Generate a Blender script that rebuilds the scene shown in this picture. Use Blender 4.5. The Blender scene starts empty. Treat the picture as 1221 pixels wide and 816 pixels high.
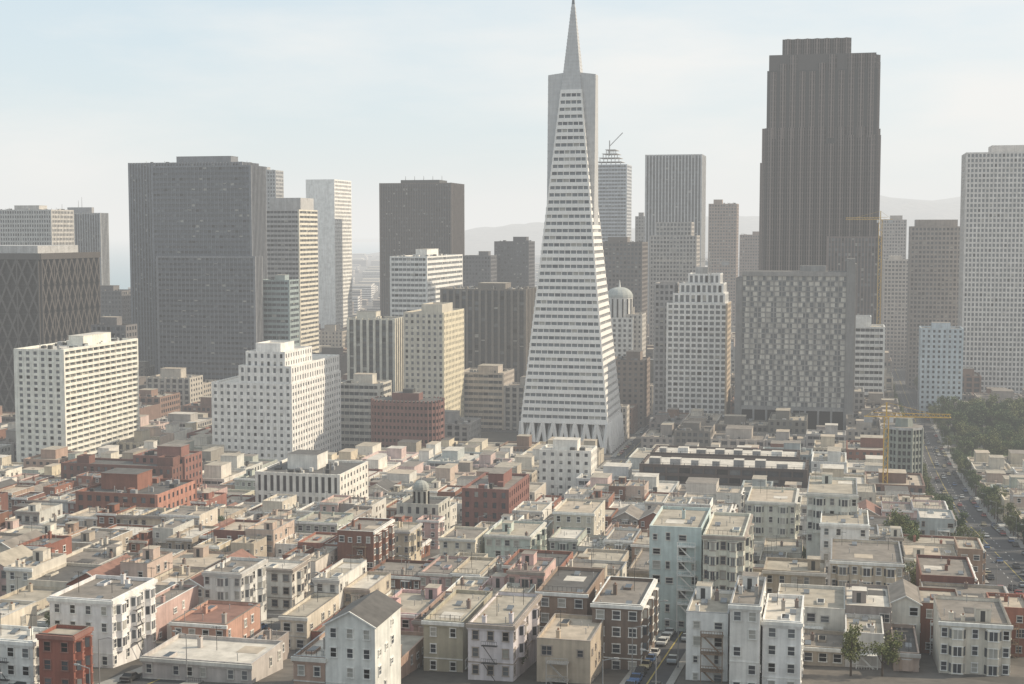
import bpy, math, random
from mathutils import Vector
random.seed(7)
YAW=math.radians(13.0); SY,CY=math.sin(YAW),math.cos(YAW)
CAMZ=125.0; PITCH=math.radians(4.45); F=1695.8
scene=bpy.context.scene
coll=scene.collection
# ------------------------------------------------------------ terrain
KN=[(-3000,0),(-900,10),(0,70),(100,65),(160,58),(210,51),(280,43),(370,31),(470,20),(560,10),(650,4),(750,.6),(850,0),(90000,0)]
def _h(y):
    for (a,b),(c,d) in zip(KN,KN[1:]):
        if a<=y<=c: return b+(d-b)*(y-a)/(c-a)
    return 0
def hy(y):
    if y>900: return 0.0
    return sum(_h(y+o) for o in (-30,-20,-10,0,10,20,30))/7
HILLS=[(2800,9500,235,1300,1200),(4300,11000,290,1800,1500),(-100,9500,150,800,900),(1500,10500,150,1300,1000),(700,12500,140,1500,1000),(-1500,19000,90,1800,1000),(6500,9000,300,2500,1500)]
def shore(y):
    return -620 if y<2000 else (-620-(y-2000)*0.3 if y<2500 else -770-(y-2500)*0.01)
def gz(x,y):
    z=hy(y)
    if y>4500:
        q=min(1,max(0,(x-shore(y))/500)) if y<16000 else 1
        q=q*q*(3-2*q)
        for hx,hyy,hh,sx,sy in HILLS:
            z+=q*hh*math.exp(-((x-hx)/sx)**2-((y-hyy)/sy)**2)*(1+.12*math.sin(x/170)+.08*math.sin(x/61+y/90))
    if x<shore(y) and z<20: z=-6
    return z
def g2w(a,s): return (s*SY+a*CY, s*CY-a*SY)
def w2g(x,y): return (x*CY-y*SY, x*SY+y*CY)
def sight(px,py):
    cx=(px-610.5)/F; cy=(408-py)/F
    y=math.cos(PITCH)+cy*math.sin(PITCH); z=-math.sin(PITCH)+cy*math.cos(PITCH)
    return cx/y, z/y
# ------------------------------------------------------------ materials
MC={}
def nn(nt,t,**k):
    n=nt.nodes.new(t)
    for a,b in k.items(): setattr(n,a,b)
    return n
def wall(c,rough=.85,var=.27,scale=.25,streak=True,name=None):
    key=('w',tuple(round(v,3) for v in c),rough,var,scale,streak)
    if key in MC: return MC[key]
    m=bpy.data.materials.new(name or 'wall_paint'); m.use_nodes=True; nt=m.node_tree
    b=nt.nodes['Principled BSDF']; b.inputs['Roughness'].default_value=rough
    tc=nn(nt,'ShaderNodeTexCoord'); 
    n1=nn(nt,'ShaderNodeTexNoise'); n1.inputs['Scale'].default_value=scale; n1.inputs['Detail'].default_value=8; n1.inputs['Roughness'].default_value=.65
    nt.links.new(tc.outputs['Object'],n1.inputs['Vector'])
    mr=nn(nt,'ShaderNodeMapRange'); mr.inputs[1].default_value=.3; mr.inputs[2].default_value=.7; mr.inputs[3].default_value=1-var; mr.inputs[4].default_value=1+var*.35
    nt.links.new(n1.outputs['Fac'],mr.inputs[0])
    out=mr.outputs[0]
    if streak:
        mp=nn(nt,'ShaderNodeMapping'); mp.inputs['Scale'].default_value=(1.3,1.3,.09)
        nt.links.new(tc.outputs['Object'],mp.inputs['Vector'])
        n2=nn(nt,'ShaderNodeTexNoise'); n2.inputs['Scale'].default_value=1.0; n2.inputs['Detail'].default_value=4
        nt.links.new(mp.outputs[0],n2.inputs['Vector'])
        m2=nn(nt,'ShaderNodeMapRange'); m2.inputs[1].default_value=.35; m2.inputs[2].default_value=.65; m2.inputs[3].default_value=1-var*.6; m2.inputs[4].default_value=1.04
        nt.links.new(n2.outputs['Fac'],m2.inputs[0])
        mu=nn(nt,'ShaderNodeMath',operation='MULTIPLY'); nt.links.new(out,mu.inputs[0]); nt.links.new(m2.outputs[0],mu.inputs[1]); out=mu.outputs[0]
    mx=nn(nt,'ShaderNodeVectorMath',operation='SCALE'); mx.inputs[0].default_value=c
    nt.links.new(out,mx.inputs['Scale']); nt.links.new(mx.outputs[0],b.inputs['Base Color'])
    MC[key]=m; return m
def glass(c,rough=.12,name='window_glass',spec=.6):
    key=('g',c,rough)
    if key in MC: return MC[key]
    m=bpy.data.materials.new(name); m.use_nodes=True; nt=m.node_tree
    b=nt.nodes['Principled BSDF']; b.inputs['Roughness'].default_value=rough
    b.inputs['Specular IOR Level'].default_value=spec
    tc=nn(nt,'ShaderNodeTexCoord'); n1=nn(nt,'ShaderNodeTexNoise'); n1.inputs['Scale'].default_value=.5; n1.inputs['Detail'].default_value=3
    nt.links.new(tc.outputs['Object'],n1.inputs['Vector'])
    mx=nn(nt,'ShaderNodeMix',data_type='RGBA'); mx.inputs[6].default_value=(c[0]*.5,c[1]*.5,c[2]*.5,1); mx.inputs[7].default_value=(c[0]*1.5,c[1]*1.5,c[2]*1.5,1)
    nt.links.new(n1.outputs['Fac'],mx.inputs[0]); nt.links.new(mx.outputs[2],b.inputs['Base Color'])
    MC[key]=m; return m
GD=glass((.055,.06,.07),spec=.5); GM=glass((.12,.13,.14),.2); GB=glass((.32,.31,.28),.5,'window_blind'); GK=glass((.015,.015,.016),spec=.3)
R_GRAV=wall((.37,.33,.27),.95,.4,.35,False,'roof_gravel'); R_TAR=wall((.10,.095,.09),.9,.4,.4,False,'roof_tar')
R_LITE=wall((.56,.52,.46),.8,.35,.4,False,'roof_coating'); R_RED=wall((.24,.13,.10),.9,.35,.4,False,'roof_red'); R_MID=wall((.22,.195,.17),.9,.4,.35,False,'roof_felt'); R_TAN=wall((.43,.365,.29),.9,.35,.4,False,'roof_tan')
ROOFS=[R_GRAV,R_GRAV,R_MID,R_TAR,R_LITE,R_MID,R_TAN,R_GRAV,R_TAN]
DARK=wall((.05,.05,.05),.7,.2); METAL=wall((.30,.30,.30),.45,.2); RUST=wall((.22,.12,.08),.8,.3); WOOD=wall((.24,.17,.12),.85,.3)
WHITE=wall((.78,.77,.73)); YEL=wall((.60,.38,.07),.5,.15)
# ------------------------------------------------------------ mesh builder
class MB:
    def __init__(s): s.v=[];s.f=[];s.m=[];s.sl=[]
    def mi(s,m):
        if m not in s.sl: s.sl.append(m)
        return s.sl.index(m)
    def box(s,x0,x1,y0,y1,z0,z1,m,top=None):
        if x1<x0:x0,x1=x1,x0
        if y1<y0:y0,y1=y1,y0
        n=len(s.v); s.v+=[(x0,y0,z0),(x1,y0,z0),(x1,y1,z0),(x0,y1,z0),(x0,y0,z1),(x1,y0,z1),(x1,y1,z1),(x0,y1,z1)]
        s.f+=[(n,n+3,n+2,n+1),(n+4,n+5,n+6,n+7),(n,n+1,n+5,n+4),(n+1,n+2,n+6,n+5),(n+2,n+3,n+7,n+6),(n+3,n,n+4,n+7)]
        k=s.mi(m); t=k if top is None else s.mi(top); s.m+=[k,t,k,k,k,k]
    def poly(s,pts,m):
        n=len(s.v); s.v+=[tuple(p) for p in pts]; s.f.append(tuple(range(n,n+len(pts)))); s.m.append(s.mi(m))
    def prism(s,p,z0,z1,m,top=None,sc=1,c=None):
        n=len(s.v);k=len(p)
        c=c or (sum(q[0] for q in p)/k,sum(q[1] for q in p)/k)
        s.v+=[(x,y,z0) for x,y in p]+[(c[0]+(x-c[0])*sc,c[1]+(y-c[1])*sc,z1) for x,y in p]
        for i in range(k):
            j=(i+1)%k; s.f.append((n+i,n+j,n+k+j,n+k+i)); s.m.append(s.mi(m))
        s.f.append(tuple(n+k+i for i in range(k))); s.m.append(s.mi(top or m))
    def cyl(s,x,y,r,z0,z1,m,n=8,sc=1):
        s.prism([(x+r*math.cos(2*math.pi*i/n),y+r*math.sin(2*math.pi*i/n)) for i in range(n)],z0,z1,m,sc=sc)
    def beam(s,p,q,r,m):
        p=Vector(p);q=Vector(q);d=q-p
        if d.length<1e-4:return
        d.normalize(); a=d.cross(Vector((0,0,1)))
        if a.length<.01:a=Vector((1,0,0))
        a.normalize(); b=d.cross(a)
        n=len(s.v)
        for e in (p,q):
            for u,w in ((-1,-1),(1,-1),(1,1),(-1,1)): s.v.append(tuple(e+a*u*r+b*w*r))
        k=s.mi(m)
        for i in range(4):
            j=(i+1)%4; s.f.append((n+i,n+j,n+4+j,n+4+i)); s.m.append(k)
        s.f+=[(n+3,n+2,n+1,n),(n+4,n+5,n+6,n+7)]; s.m+=[k,k]
    def obj(s,name,loc=(0,0,0),yaw=-YAW):
        me=bpy.data.meshes.new(name); me.from_pydata(s.v,[],s.f)
        for m in s.sl: me.materials.append(m)
        me.polygons.foreach_set('material_index',s.m); me.update()
        o=bpy.data.objects.new(name,me); o.location=loc; o.rotation_euler=(0,0,yaw); coll.objects.link(o); return o
# local frame of every building: x = west (right), y = south (away)
def SB(mb,side,X0,X1,Y0,Y1,u0,u1,p0,p1,z0,z1,m):
    if side=='N': mb.box(X0+u0,X0+u1,Y0-p1,Y0-p0,z0,z1,m)
    elif side=='S': mb.box(X0+u0,X0+u1,Y1+p0,Y1+p1,z0,z1,m)
    elif side=='W': mb.box(X1+p0,X1+p1,Y0+u0,Y0+u1,z0,z1,m)
    else: mb.box(X0-p1,X0-p0,Y0+u0,Y0+u1,z0,z1,m)
def SP(side,X0,X1,Y0,Y1,u,p,z):
    if side=='N': return (X0+u,Y0-p,z)
    if side=='S': return (X0+u,Y1+p,z)
    if side=='W': return (X1+p,Y0+u,z)
    return (X0-p,Y0+u,z)
STY={
 'grid':dict(bay=3.0,fl=3.6,pw=1.1,bh=1.6,pp=.35,bp=.30),
 'punch':dict(bay=3.4,fl=3.5,pw=1.9,bh=1.7,pp=.28,bp=.25),
 'fine':dict(bay=2.2,fl=3.6,pw=.8,bh=1.5,pp=.4,bp=.25),
 'vert':dict(bay=2.4,fl=3.7,pw=.8,bh=1.4,pp=.8,bp=.1),
 'vertw':dict(bay=4.5,fl=3.7,pw=1.6,bh=1.4,pp=.9,bp=.1),
 'horiz':dict(bay=3.2,fl=3.8,pw=.25,bh=1.9,pp=.2,bp=.45),
 'balc':dict(bay=6.0,fl=2.9,pw=.5,bh=1.25,pp=1.1,bp=1.5),
 'plain':None}
def facade(mb,side,X0,X1,Y0,Y1,z0,z1,sty,wm,sm=None,rnd=.35,gl=None):
    L=(X1-X0) if side in 'NS' else (Y1-Y0)
    if sty=='plain' or sty is None:
        SB(mb,side,X0,X1,Y0,Y1,0,L,-.05,.3,z0,z1,wm); return
    st=STY[sty] if isinstance(sty,str) else sty
    sm=sm or wm
    n=max(1,round(L/st['bay'])); b=L/n
    k=max(1,round((z1-z0-1.2)/st['fl'])); fl=(z1-z0-1.2)/k
    for i in range(n+1):
        u=i*b; SB(mb,side,X0,X1,Y0,Y1,max(0,u-st['pw']/2),min(L,u+st['pw']/2),-.05,st['pp'],z0,z1-.02,wm)
    for j in range(k+1):
        z=z0+j*fl; h=st['bh'] if j<k else 1.2
        SB(mb,side,X0,X1,Y0,Y1,0.01,L-.01,-.05,st['bp'],z,z+h,sm if j<k else wm)
    gl=gl or (GM,GB,GK,GM)
    for i in range(n):
        for j in range(k):
            if random.random()<rnd:
                u0=i*b+.02;u1=(i+1)*b-.02;za=z0+j*fl+st['bh']-.02;zb=z0+(j+1)*fl+.02
                g=random.choice(gl)
                if g is GB: za=zb-(zb-za)*random.uniform(.3,1)
                mb.poly([SP(side,X0,X1,Y0,Y1,u,.03,z) for u,z in((u0,za),(u1,za),(u1,zb),(u0,zb))],g)
def volume(mb,X0,X1,Y0,Y1,z0,z1,N,W,wm,sm=None,roof=None,core=None,cw=.8,E=None,S='plain',rnd=.35,wmW=None,pen=True,sides='NWES',gl=None):
    core=core or GD; roof=roof or random.choice(ROOFS); wmW=wmW or wm
    mb.box(X0,X1,Y0,Y1,z0,z1-.9,core,roof)
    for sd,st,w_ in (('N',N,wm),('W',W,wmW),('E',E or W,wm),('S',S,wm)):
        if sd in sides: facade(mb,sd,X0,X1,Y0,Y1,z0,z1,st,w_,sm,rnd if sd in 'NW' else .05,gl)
    def pr(st): 
        if st in('plain',None): return .3
        s=STY[st] if isinstance(st,str) else st
        return max(s['pp'],s['bp'])
    pn,pw=pr(N)+.03,pr(W)+.03; pe=pr(E or W)+.03
    for cx,sx,px_ in((X0,-1,pe),(X1,1,pw)):
        mb.box(cx+sx*px_,cx-sx*cw,Y0-pn,Y0+cw,z0,z1+.02,wm if sx<0 else wmW)
        mb.box(cx+sx*px_,cx-sx*cw,Y1-cw,Y1+.33,z0,z1+.02,wm)
    t=.35
    mb.box(X0+.1,X1-.1,Y0+.05,Y0+t,z1-.95,z1-.1,wm); mb.box(X0+.1,X1-.1,Y1-t,Y1-.05,z1-.95,z1-.1,wm)
    mb.box(X0+.05,X0+t,Y0+t,Y1-t,z1-.95,z1-.12,wm); mb.box(X1-t,X1-.05,Y0+t,Y1-t,z1-.95,z1-.12,wm)
    w,d=X1-X0,Y1-Y0
    if pen and w>10 and d>10:
        pw_=w*random.uniform(.3,.5);pd=d*random.uniform(.3,.5);x=X0+(w-pw_)*random.uniform(.2,.8);y=Y0+(d-pd)*random.uniform(.35,.7);ph=random.uniform(3,5)
        mb.box(x,x+pw_,y,y+pd,z1-.95,z1+ph,wm,roof)
        mb.box(x-.15,x+pw_+.15,y-.15,y+pd+.15,z1+ph+.005,z1+ph+.25,wm,roof)
        for i in range(int(3+w*d/70)):
            a=X0+1.5+random.random()*(w-5);c=Y0+1.5+random.random()*(d-5);q=random.uniform(.8,2.4)
            if x-2.6<a<x+pw_+.3 and y-2.6<c<y+pd+.3: continue
            mb.box(a,a+q,c,c+q*random.uniform(.6,1.4),z1-.95,z1-.9+random.uniform(.7,2.0),random.choice((METAL,wm,DARK)))
            if random.random()<.5: mb.cyl(a-.5,c-.5,.15,z1-.95,z1+random.uniform(.6,2),METAL,6)
FOOT=[]
def solve(D,L,C,R,yt,yb=None,depth=None,mode='L'):
    ym=(yt+(yb or min(560,yt+260)))/2
    tC=sight(C,ym)[0]; px=tC*D
    zt=CAMZ+sight(C,yt)[1]*D
    if mode=='L':
        tL=sight(L,ym)[0]; w=(px-tL*D)/(CY+SY*tL)
        if depth is None:
            tR=sight(R,ym)[0]; depth=(px-tR*D)/(CY*tR-SY)
        a,s=w2g(px,D); FOOT.append((a-w,a,s,s+depth)); return px,D,w,depth,zt
    tR=sight(R,ym)[0]; w=(tR*D-px)/(CY+SY*tR)
    x2=px+w*CY; y2=D-w*SY
    a,s=w2g(x2,y2); depth=depth or 30
    FOOT.append((a-w,a,s,s+depth)); return x2,y2,w,depth,zt
def tower(name,D,L,C,R,yt,N='grid',W=None,wm=None,sm=None,depth=None,mode='L',yb=None,roof=None,core=None,extra=None,cw=.8,rnd=.35,wmW=None,pen=True,gl=None,ups=()):
    x,y,w,d,zt=solve(D,L,C,R,yt,yb,depth,mode)
    g=gz(x,y)-3; mb=MB()
    volume(mb,-w,0,0,d,0,zt-g,N,W or N,wm,sm,roof,core,cw,rnd=rnd,wmW=wmW,pen=pen and not ups,gl=gl)
    for (f0,f1,e0,e1,yy,st,m2) in ups:   # upper setback volumes, fractions of w/d, sighted top
        z2=CAMZ+sight(C,yy)[1]*(D+e0*d)
        volume(mb,-w+f0*w,-w+f1*w,e0*d,e1*d,zt-g-.92,z2-g,st,st,m2 or wm,sm,roof,core,cw*.7,rnd=rnd,pen=False)
    if extra: extra(mb,w,d,zt-g)
    return mb.obj(name,(x,y,g))
def W_(r,g=None,b=None): return wall((r,g if g is not None else r,b if b is not None else r))
# ------------------------------------------------------------ signature buildings
def e_mast(mb,w,d,h):
    for i,(fx,fy) in enumerate(((.3,.4),(.35,.4),(.6,.5))):
        mb.cyl(-w*fx,d*fy,.35,h-.9,h+14-3*i,METAL,6,.4)
    mb.box(-w*.5,-w*.15,d*.3,d*.6,h-.9,h+5,W_(.3,.3,.31))
tower('office_tower',1150,-25,64,66,250,'fine','fine',W_(.54,.52,.49),depth=34)
tower('office_tower',1260,40,122,131,254,'vert','vert',W_(.33,.34,.35),W_(.12,.12,.13),extra=e_mast,pen=False)
def e_brace(mb,w,d,h):
    m=wall((.075,.066,.06),.5,.2)
    mod=17.0; k=int(h/mod)
    for side,L in (('N',w),('W',d)):
        n=max(2,round(L/15)); b=L/n
        for i in range(n):
            for j in range(k+1):
                z0=h-3-(j+1)*mod; z1=h-3-j*mod
                if z1<8: continue
                for u0,u1 in((i*b,(i+.5)*b),((i+1)*b,(i+.5)*b)):
                    mb.beam(SP(side,-w,0,0,d,u0,1.3,z0),SP(side,-w,0,0,d,u1,1.3,z1),.6,m)
                    mb.beam(SP(side,-w,0,0,d,u0,1.32,z1),SP(side,-w,0,0,d,u1,1.32,z0),.6,m)
        for i in range(n+1): SB(mb,side,-w,0,0,d,i*b-.45,i*b+.45,.9,1.9,0,h-1,m)
        SB(mb,side,-w,0,0,d,-1.5,L+1.5,.95,2.1,h-3.5,h+.4,m)
    mb.box(-w*.85,-w*.1,d*.15,d*.85,h-.9,h+5,W_(.42,.42,.42))
tower('braced_office_tower',900,-75,50,118,303,dict(bay=2,fl=3.7,pw=.3,bh=1.0,pp=.3,bp=.2),dict(bay=2,fl=3.7,pw=.3,bh=1.0,pp=.3,bp=.2),wall((.022,.02,.019),.6,.2),wall((.02,.018,.017),.6,.2),core=GK,extra=e_brace,pen=False,rnd=.05,gl=(GK,GK))
tower('office_building',1150,88,147,166,347,'grid','grid',W_(.16,.15,.15))
tower('office_building',820,110,150,163,388,'grid','grid',W_(.17,.16,.16),yb=430)
tower('apartment_tower',700,22,75,163,417,dict(bay=4.2,fl=2.95,pw=2.2,bh=1.35,pp=.3,bp=.34),'balc',W_(.80,.78,.70),yb=575,roof=R_LITE,rnd=.5,core=GM)
GR=W_(.19,.20,.22); GR2=W_(.12,.13,.15)
tower('slab_skyscraper',1060,157,290,300,193,'vert','vert',GR,GR2,depth=30)
tower('slab_skyscraper',1000,184,300,309,197,dict(bay=3,fl=3.7,pw=.4,bh=1.9,pp=.5,bp=.4),'vert',GR,GR2,depth=26,pen=False,rnd=.2)
tower('slab_skyscraper',985,190,305,312,306,dict(bay=3,fl=3.7,pw=.4,bh=1.9,pp=.5,bp=.4),'vert',W_(.23,.235,.25),GR2,depth=12,pen=False,rnd=.2)
tower('office_tower',1350,300,330,339,203,'grid','grid',W_(.40))
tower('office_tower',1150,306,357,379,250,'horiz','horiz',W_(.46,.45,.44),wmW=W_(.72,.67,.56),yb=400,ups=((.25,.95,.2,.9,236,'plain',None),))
tower('office_tower',1330,366,399,419,214,'plain',dict(bay=2.6,fl=3.6,pw=1.0,bh=1.6,pp=.3,bp=.33),W_(.84,.83,.80),yb=370,pen=False)
tower('office_tower',1000,309,345,356,334,'horiz','horiz',W_(.30,.36,.36),yb=410)
def e_crown(mb,w,d,h):
    mb.box(-w*.75,-w*.2,d*.2,d*.8,h-.9,h+3,DARK)
    for i in range(5): mb.cyl(-w*(.2+.13*i),d*.4,.3,h+3,h+7,METAL,6,.5)
tower('dark_skyscraper',1300,454,538,543,218,'vert','vert',wall((.12,.10,.09)),wall((.05,.042,.04)),depth=44,yb=370,extra=e_crown,pen=False,rnd=.2)
tower('office_building',1060,466,509,551,306,'horiz','horiz',W_(.80,.79,.76),yb=410,core=GM)
tower('office_building',1380,499,532,541,278,'grid','grid',W_(.33,.32,.31))
tower('office_building',900,416,470,482,380,'vertw','vertw',W_(.66,.62,.53),W_(.12,.11,.10),yb=460)
tower('masonry_office_building',850,482,529,553,373,'punch','punch',W_(.56,.52,.44),wmW=W_(.72,.65,.49),yb=505,core=GM,ups=((.35,.85,.2,.7,363,'plain',None),))  # west wall colour lightened and warmed: sunlit look put into the paint
def e_step(mb,w,d,h):
    mb.cyl(-w*.35,d*.3,.2,h+9,h+24,METAL,6,.4)
WPA=dict(bay=3.6,fl=3.7,pw=2.1,bh=1.9,pp=.3,bp=.25); WPB=dict(bay=3.6,fl=3.7,pw=1.7,bh=1.8,pp=.35,bp=.2)
tower('white_office_block',735,254,348,406,458,WPA,WPB,W_(.80,.78,.75),yb=575,extra=e_step,pen=False,rnd=.4,roof=R_LITE,core=GM,ups=((.34,.99,.012,.99,437,WPA,None),(.42,.9,.03,.55,420,WPA,None),(.5,.8,.1,.35,410,'plain',None)))
tower('office_building',820,405,452,466,458,'horiz','horiz',W_(.58,.55,.49),yb=540)
def brick_round():
    x,y,w,d,zt=solve(765,440,520,532,478,550); mb=MB(); m=wall((.20,.10,.085)); g=gz(x,y)-3; h=zt-g; r=7
    pts=[]
    for cx,cy,a0 in((-w+r,r,180),(-r,r,270),(-r,d-r,0),(-w+r,d-r,90)):
        for k in range(6):
            t=math.radians(a0+18*k); pts.append((cx+r*math.cos(t),cy+r*math.sin(t)))
    c=(-w/2,d/2); mb.prism(pts,0,h-1,GK,R_TAR)
    def grow(e): return [(c[0]+(px-c[0])*(1+e/ (w/2)),c[1]+(py-c[1])*(1+e/(d/2))) for px,py in pts]
    z=0
    while z<h-.5:
        mb.prism(grow(.5),z,min(z+1.9,h),m,R_TAR); z+=3.6
    for i in range(len(pts)):
        p=grow(.3)[i]; mb.cyl(p[0],p[1],.5,0,h-.3,m,6)
    n=12
    for i in range(n):
        X=-w+r+(w-2*r)*i/(n-1); mb.box(X-.5,X+.5,-.42,.2,0,h-.4,m)
    mb.box(-w*.7,-w*.3,d*.3,d*.7,h-1,h+3,m,R_MID); mb.box(-w*.55,-w*.4,d*.35,d*.6,h+3,h+5,DARK)
    mb.obj('round_cornered_brick_building',(x,y,g))
brick_round()
tower('dark_pier_tower',950,527,626,633,345,'vertw','vertw',wall((.19,.17,.15)),wall((.07,.065,.06)),depth=36,yb=510,rnd=.2)
tower('office_tower',1330,590,630,637,288,'grid','grid',W_(.10,.10,.11))
tower('office_tower',1300,552,585,592,305,'grid','grid',W_(.13,.13,.14))
def e_constr(mb,w,d,h):
    m=W_(.4,.38,.36)
    for j in range(4):
        mb.box(-w*(.8-.08*j),-w*(.15+.05*j),d*.1,d*.9,h-.9+j*4.2+3.6,h-.9+j*4.2+4.1,m)
        for i in range(6):
            X=-w*(.78-.08*j)+i*w*(.6-.12*j)/5
            mb.box(X,X+.7,d*.1,d*.1+.7,h-.9+j*4.2,h-.9+j*4.2+3.6,m)
    mb.beam((-w*.5,d*.5,h+10),(-w*.5,d*.5,h+26),.5,METAL); mb.beam((-w*.5,d*.5,h+20),(-w*.5+14,d*.5,h+34),.4,METAL)
tower('tower_under_construction',1500,700,747,757,196,'horiz','grid',W_(.50,.52,.55),depth=34,yb=300,extra=e_constr,pen=False)
tower('striped_skyscraper',1420,770,836,842,184,dict(bay=3.2,fl=3.8,pw=1.1,bh=1.2,pp=.9,bp=.1),'vert',W_(.50,.50,.50),wall((.06,.06,.065)),depth=40,yb=300,pen=False,rnd=.15)
tower('stepped_office_building',1250,775,830,839,281,'grid','grid',W_(.46,.43,.40),depth=30,yb=330,ups=((.12,.88,.1,.9,265,'grid',None),))
tower('office_tower',1600,845,878,884,243,'grid','grid',W_(.30,.23,.19),depth=30,yb=310)
tower('office_tower',1150,712,765,776,289,'grid','grid',W_(.17,.15,.14),depth=34,yb=400)
tower('office_building',1550,757,770,774,258,'grid','grid',W_(.3),depth=20)
tower('office_building',1700,882,915,921,280,'grid','grid',W_(.26,.20,.17),depth=26,yb=330)
tower('office_building',1250,720,748,756,330,'grid','grid',W_(.36,.32,.28),depth=26)
def bank_tower():
    D=1060; x,y,w,d,zt=solve(D,913,1044,1046,62,380,52); g=gz(x,y)-3; h=zt-g; mb=MB()
    m=wall((.165,.125,.11),.4,.12); m2=wall((.04,.032,.03),.4,.15)
    mb.box(-w,0,0,d,0,h-12,GK,R_TAR)
    nb=11
    def bays(side,L,n,ztop,X0,X1,Y0,Y1,z0=0,wave=True):
        b=L/n
        for i in range(n):
            zt_=ztop-(random.choice((0,6,12,0)) if wave else 0)
            A=lambda u,p,z:SP(side,X0,X1,Y0,Y1,u,p,z)
            u0=i*b;um=(i+.5)*b;u1=(i+1)*b;p=b*.42
            for (ua,pa,ub,pb) in((u0,0.02,um,p),(um,p,u1,0.02)):
                mb.poly([A(ua,pa,z0),A(ub,pb,z0),A(ub,pb,zt_),A(ua,pa,zt_)],GK)
                z=z0
                while z<zt_-.1:
                    zz=min(z+1.3,zt_); mb.poly([A(ua,pa+.05,z),A(ub,pb+.05,z),A(ub,pb+.05,zz),A(ua,pa+.05,zz)],m2)
                    z+=3.9
            mb.poly([A(u0,0,zt_),A(um,p,zt_),A(u1,0,zt_)],m)
            mb.beam(A(um,p+.1,z0),A(um,p+.1,zt_),.5,m); mb.beam(A(u0,.25,z0),A(u0,.25,zt_),.55,m2)
            for q,r in((.25,.3),(.75,.3)): mb.beam(A(u0+b*q,p*.5+.12,z0),A(u0+b*q,p*.5+.12,zt_),r,m)
    bays('N',w,nb,h*.79,-w,0,0,d,0); bays('W',d,8,h*.79,-w,0,0,d,0); bays('E',d,8,h*.79,-w,0,0,d)
    mb.box(-w+1.2,-1.2,1.5,d-1,h-12.1,h-.2,m2,R_TAR)
    bays('N',w-2.4,nb,h-1,-w+1.2,-1.2,1.0,d,h*.79-8); bays('W',d-3,8,h-1,-w,-1.2,1,d-2,h*.79-8)
    z2=CAMZ+sight(970,45)[1]*(D+8)-g
    mb.box(-w*.86,-w*.24,6,d-6,h-.3,z2,m2,R_TAR); bays('N',w*.62,7,z2+.2,-w*.86,-w*.24,6,d-6,h-.3,False); 
    volume(mb,-w-4,-w,8,d-8,0,CAMZ-g+sight(910,194)[1]*1080,'vert','vert',m,pen=False)
    volume(mb,-w*.42,5,-5,2,0,CAMZ-g+sight(1000,282)[1]*1060,'vert','vert',m,m2,pen=False)
    mb.obj('faceted_bank_skyscraper',(x,y,g))
bank_tower()
WH=W_(.80,.79,.77)
def e_arch(mb,w,d,h):
    m=WH
    for j,(f0,f1,hh) in enumerate(((.10,.95,6),(.2,.92,12),(.34,.86,18))):
        volume(mb,-w*(1-f0),-w*(1-f1),1.5+2*j,d-2*j-1,h-.95+(hh-6),h+hh,dict(bay=3.4,fl=6,pw=1.3,bh=1.5,pp=.4,bp=.3),dict(bay=3.4,fl=6,pw=1.3,bh=1.5,pp=.4,bp=.3),m,pen=False,rnd=.3,core=GM)
    mb.box(-w*.55,-w*.35,8,14,h+17,h+22,W_(.4))
tower('white_terraced_tower',872,795,866,880,362,dict(bay=3.6,fl=3.5,pw=1.1,bh=1.4,pp=.45,bp=.38),'grid',WH,yb=525,depth=30,extra=e_arch,pen=False,rnd=.2,wmW=W_(.55,.45,.34),core=GM)
tower('office_tower',885,780,803,808,338,'grid','grid',W_(.33,.32,.32),yb=525,depth=24,pen=False)
tower('office_building',1000,728,765,774,375,'punch','punch',W_(.5,.47,.43),yb=460,depth=20)
tower('office_building',900,728,768,775,430,'punch','punch',W_(.25,.20,.17),yb=500,depth=26)
def hotel():
    x,y,w,d,zt=solve(815,884,1008,1010,328,525,28); g=gz(x,y)-3; h=zt-g; mb=MB()
    m=W_(.29,.28,.27); pm=W_(.58,.55,.49); pm2=W_(.44,.42,.38)
    hb=CAMZ-g+sight(940,488)[1]*815
    mb.box(-w,0,0,d,0,h-.9,GM,R_TAR)
    nb=13;b=w/nb; k=25; fl=(h-hb-1)/k
    for i in range(nb+1): mb.box(-w+i*b-.3,-w+i*b+.3,-.9,.1,hb,h-.2,m)
    for j in range(k+1):
        mb.box(-w,0,-.5,.1,hb+j*fl,hb+j*fl+.7,m)
        for i in range(nb):
            if j<k:
                c=random.choice((pm,pm,pm,pm2,pm2)); f=random.choice((.5,.6,.7)); sd=random.random()<.35
                u0=-w+i*b+.35+(0 if sd else (b-.7)*(1-f)); mb.box(u0,u0+(b-.7)*f,-.25,.1,hb+j*fl+.75,hb+(j+1)*fl-.05,c)
    mb.box(-w,0,-1.0,d,h-.88,h+1.6,m,R_TAR)
    mb.box(-w,0,-1.0,.1,hb-1.5,hb-.05,m); mb.box(-w+.1,-.1,-.5,.1,0,hb-1.6,GK)
    for i in range(9): mb.box(-w+i*w/8-.6,-w+i*w/8+.6,-1.2,.1,0,hb-1.55,m)
    ht=CAMZ-g+sight(1003,309)[1]*810
    mb.box(.01,4.6,-2.2,d+1,0,ht,W_(.22,.215,.21),R_TAR); mb.box(4.62,5.4,2,d-2,0,ht-3,m)
    mb.box(-w-3.6,-w-.01,-1.6,d+1,0,h-2,W_(.22,.215,.21),R_TAR)
    mb.box(-w*.45,-w*.2,8,20,h+1.6,h+5,m,R_TAR)
    mb.obj('concrete_hotel_tower',(x,y,g))
hotel()
tower('office_building',905,1014,1054,1057,390,'horiz','horiz',W_(.74,.73,.70),yb=450,depth=24,ups=((.05,.6,.2,.9,378,'plain',None),))
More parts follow.
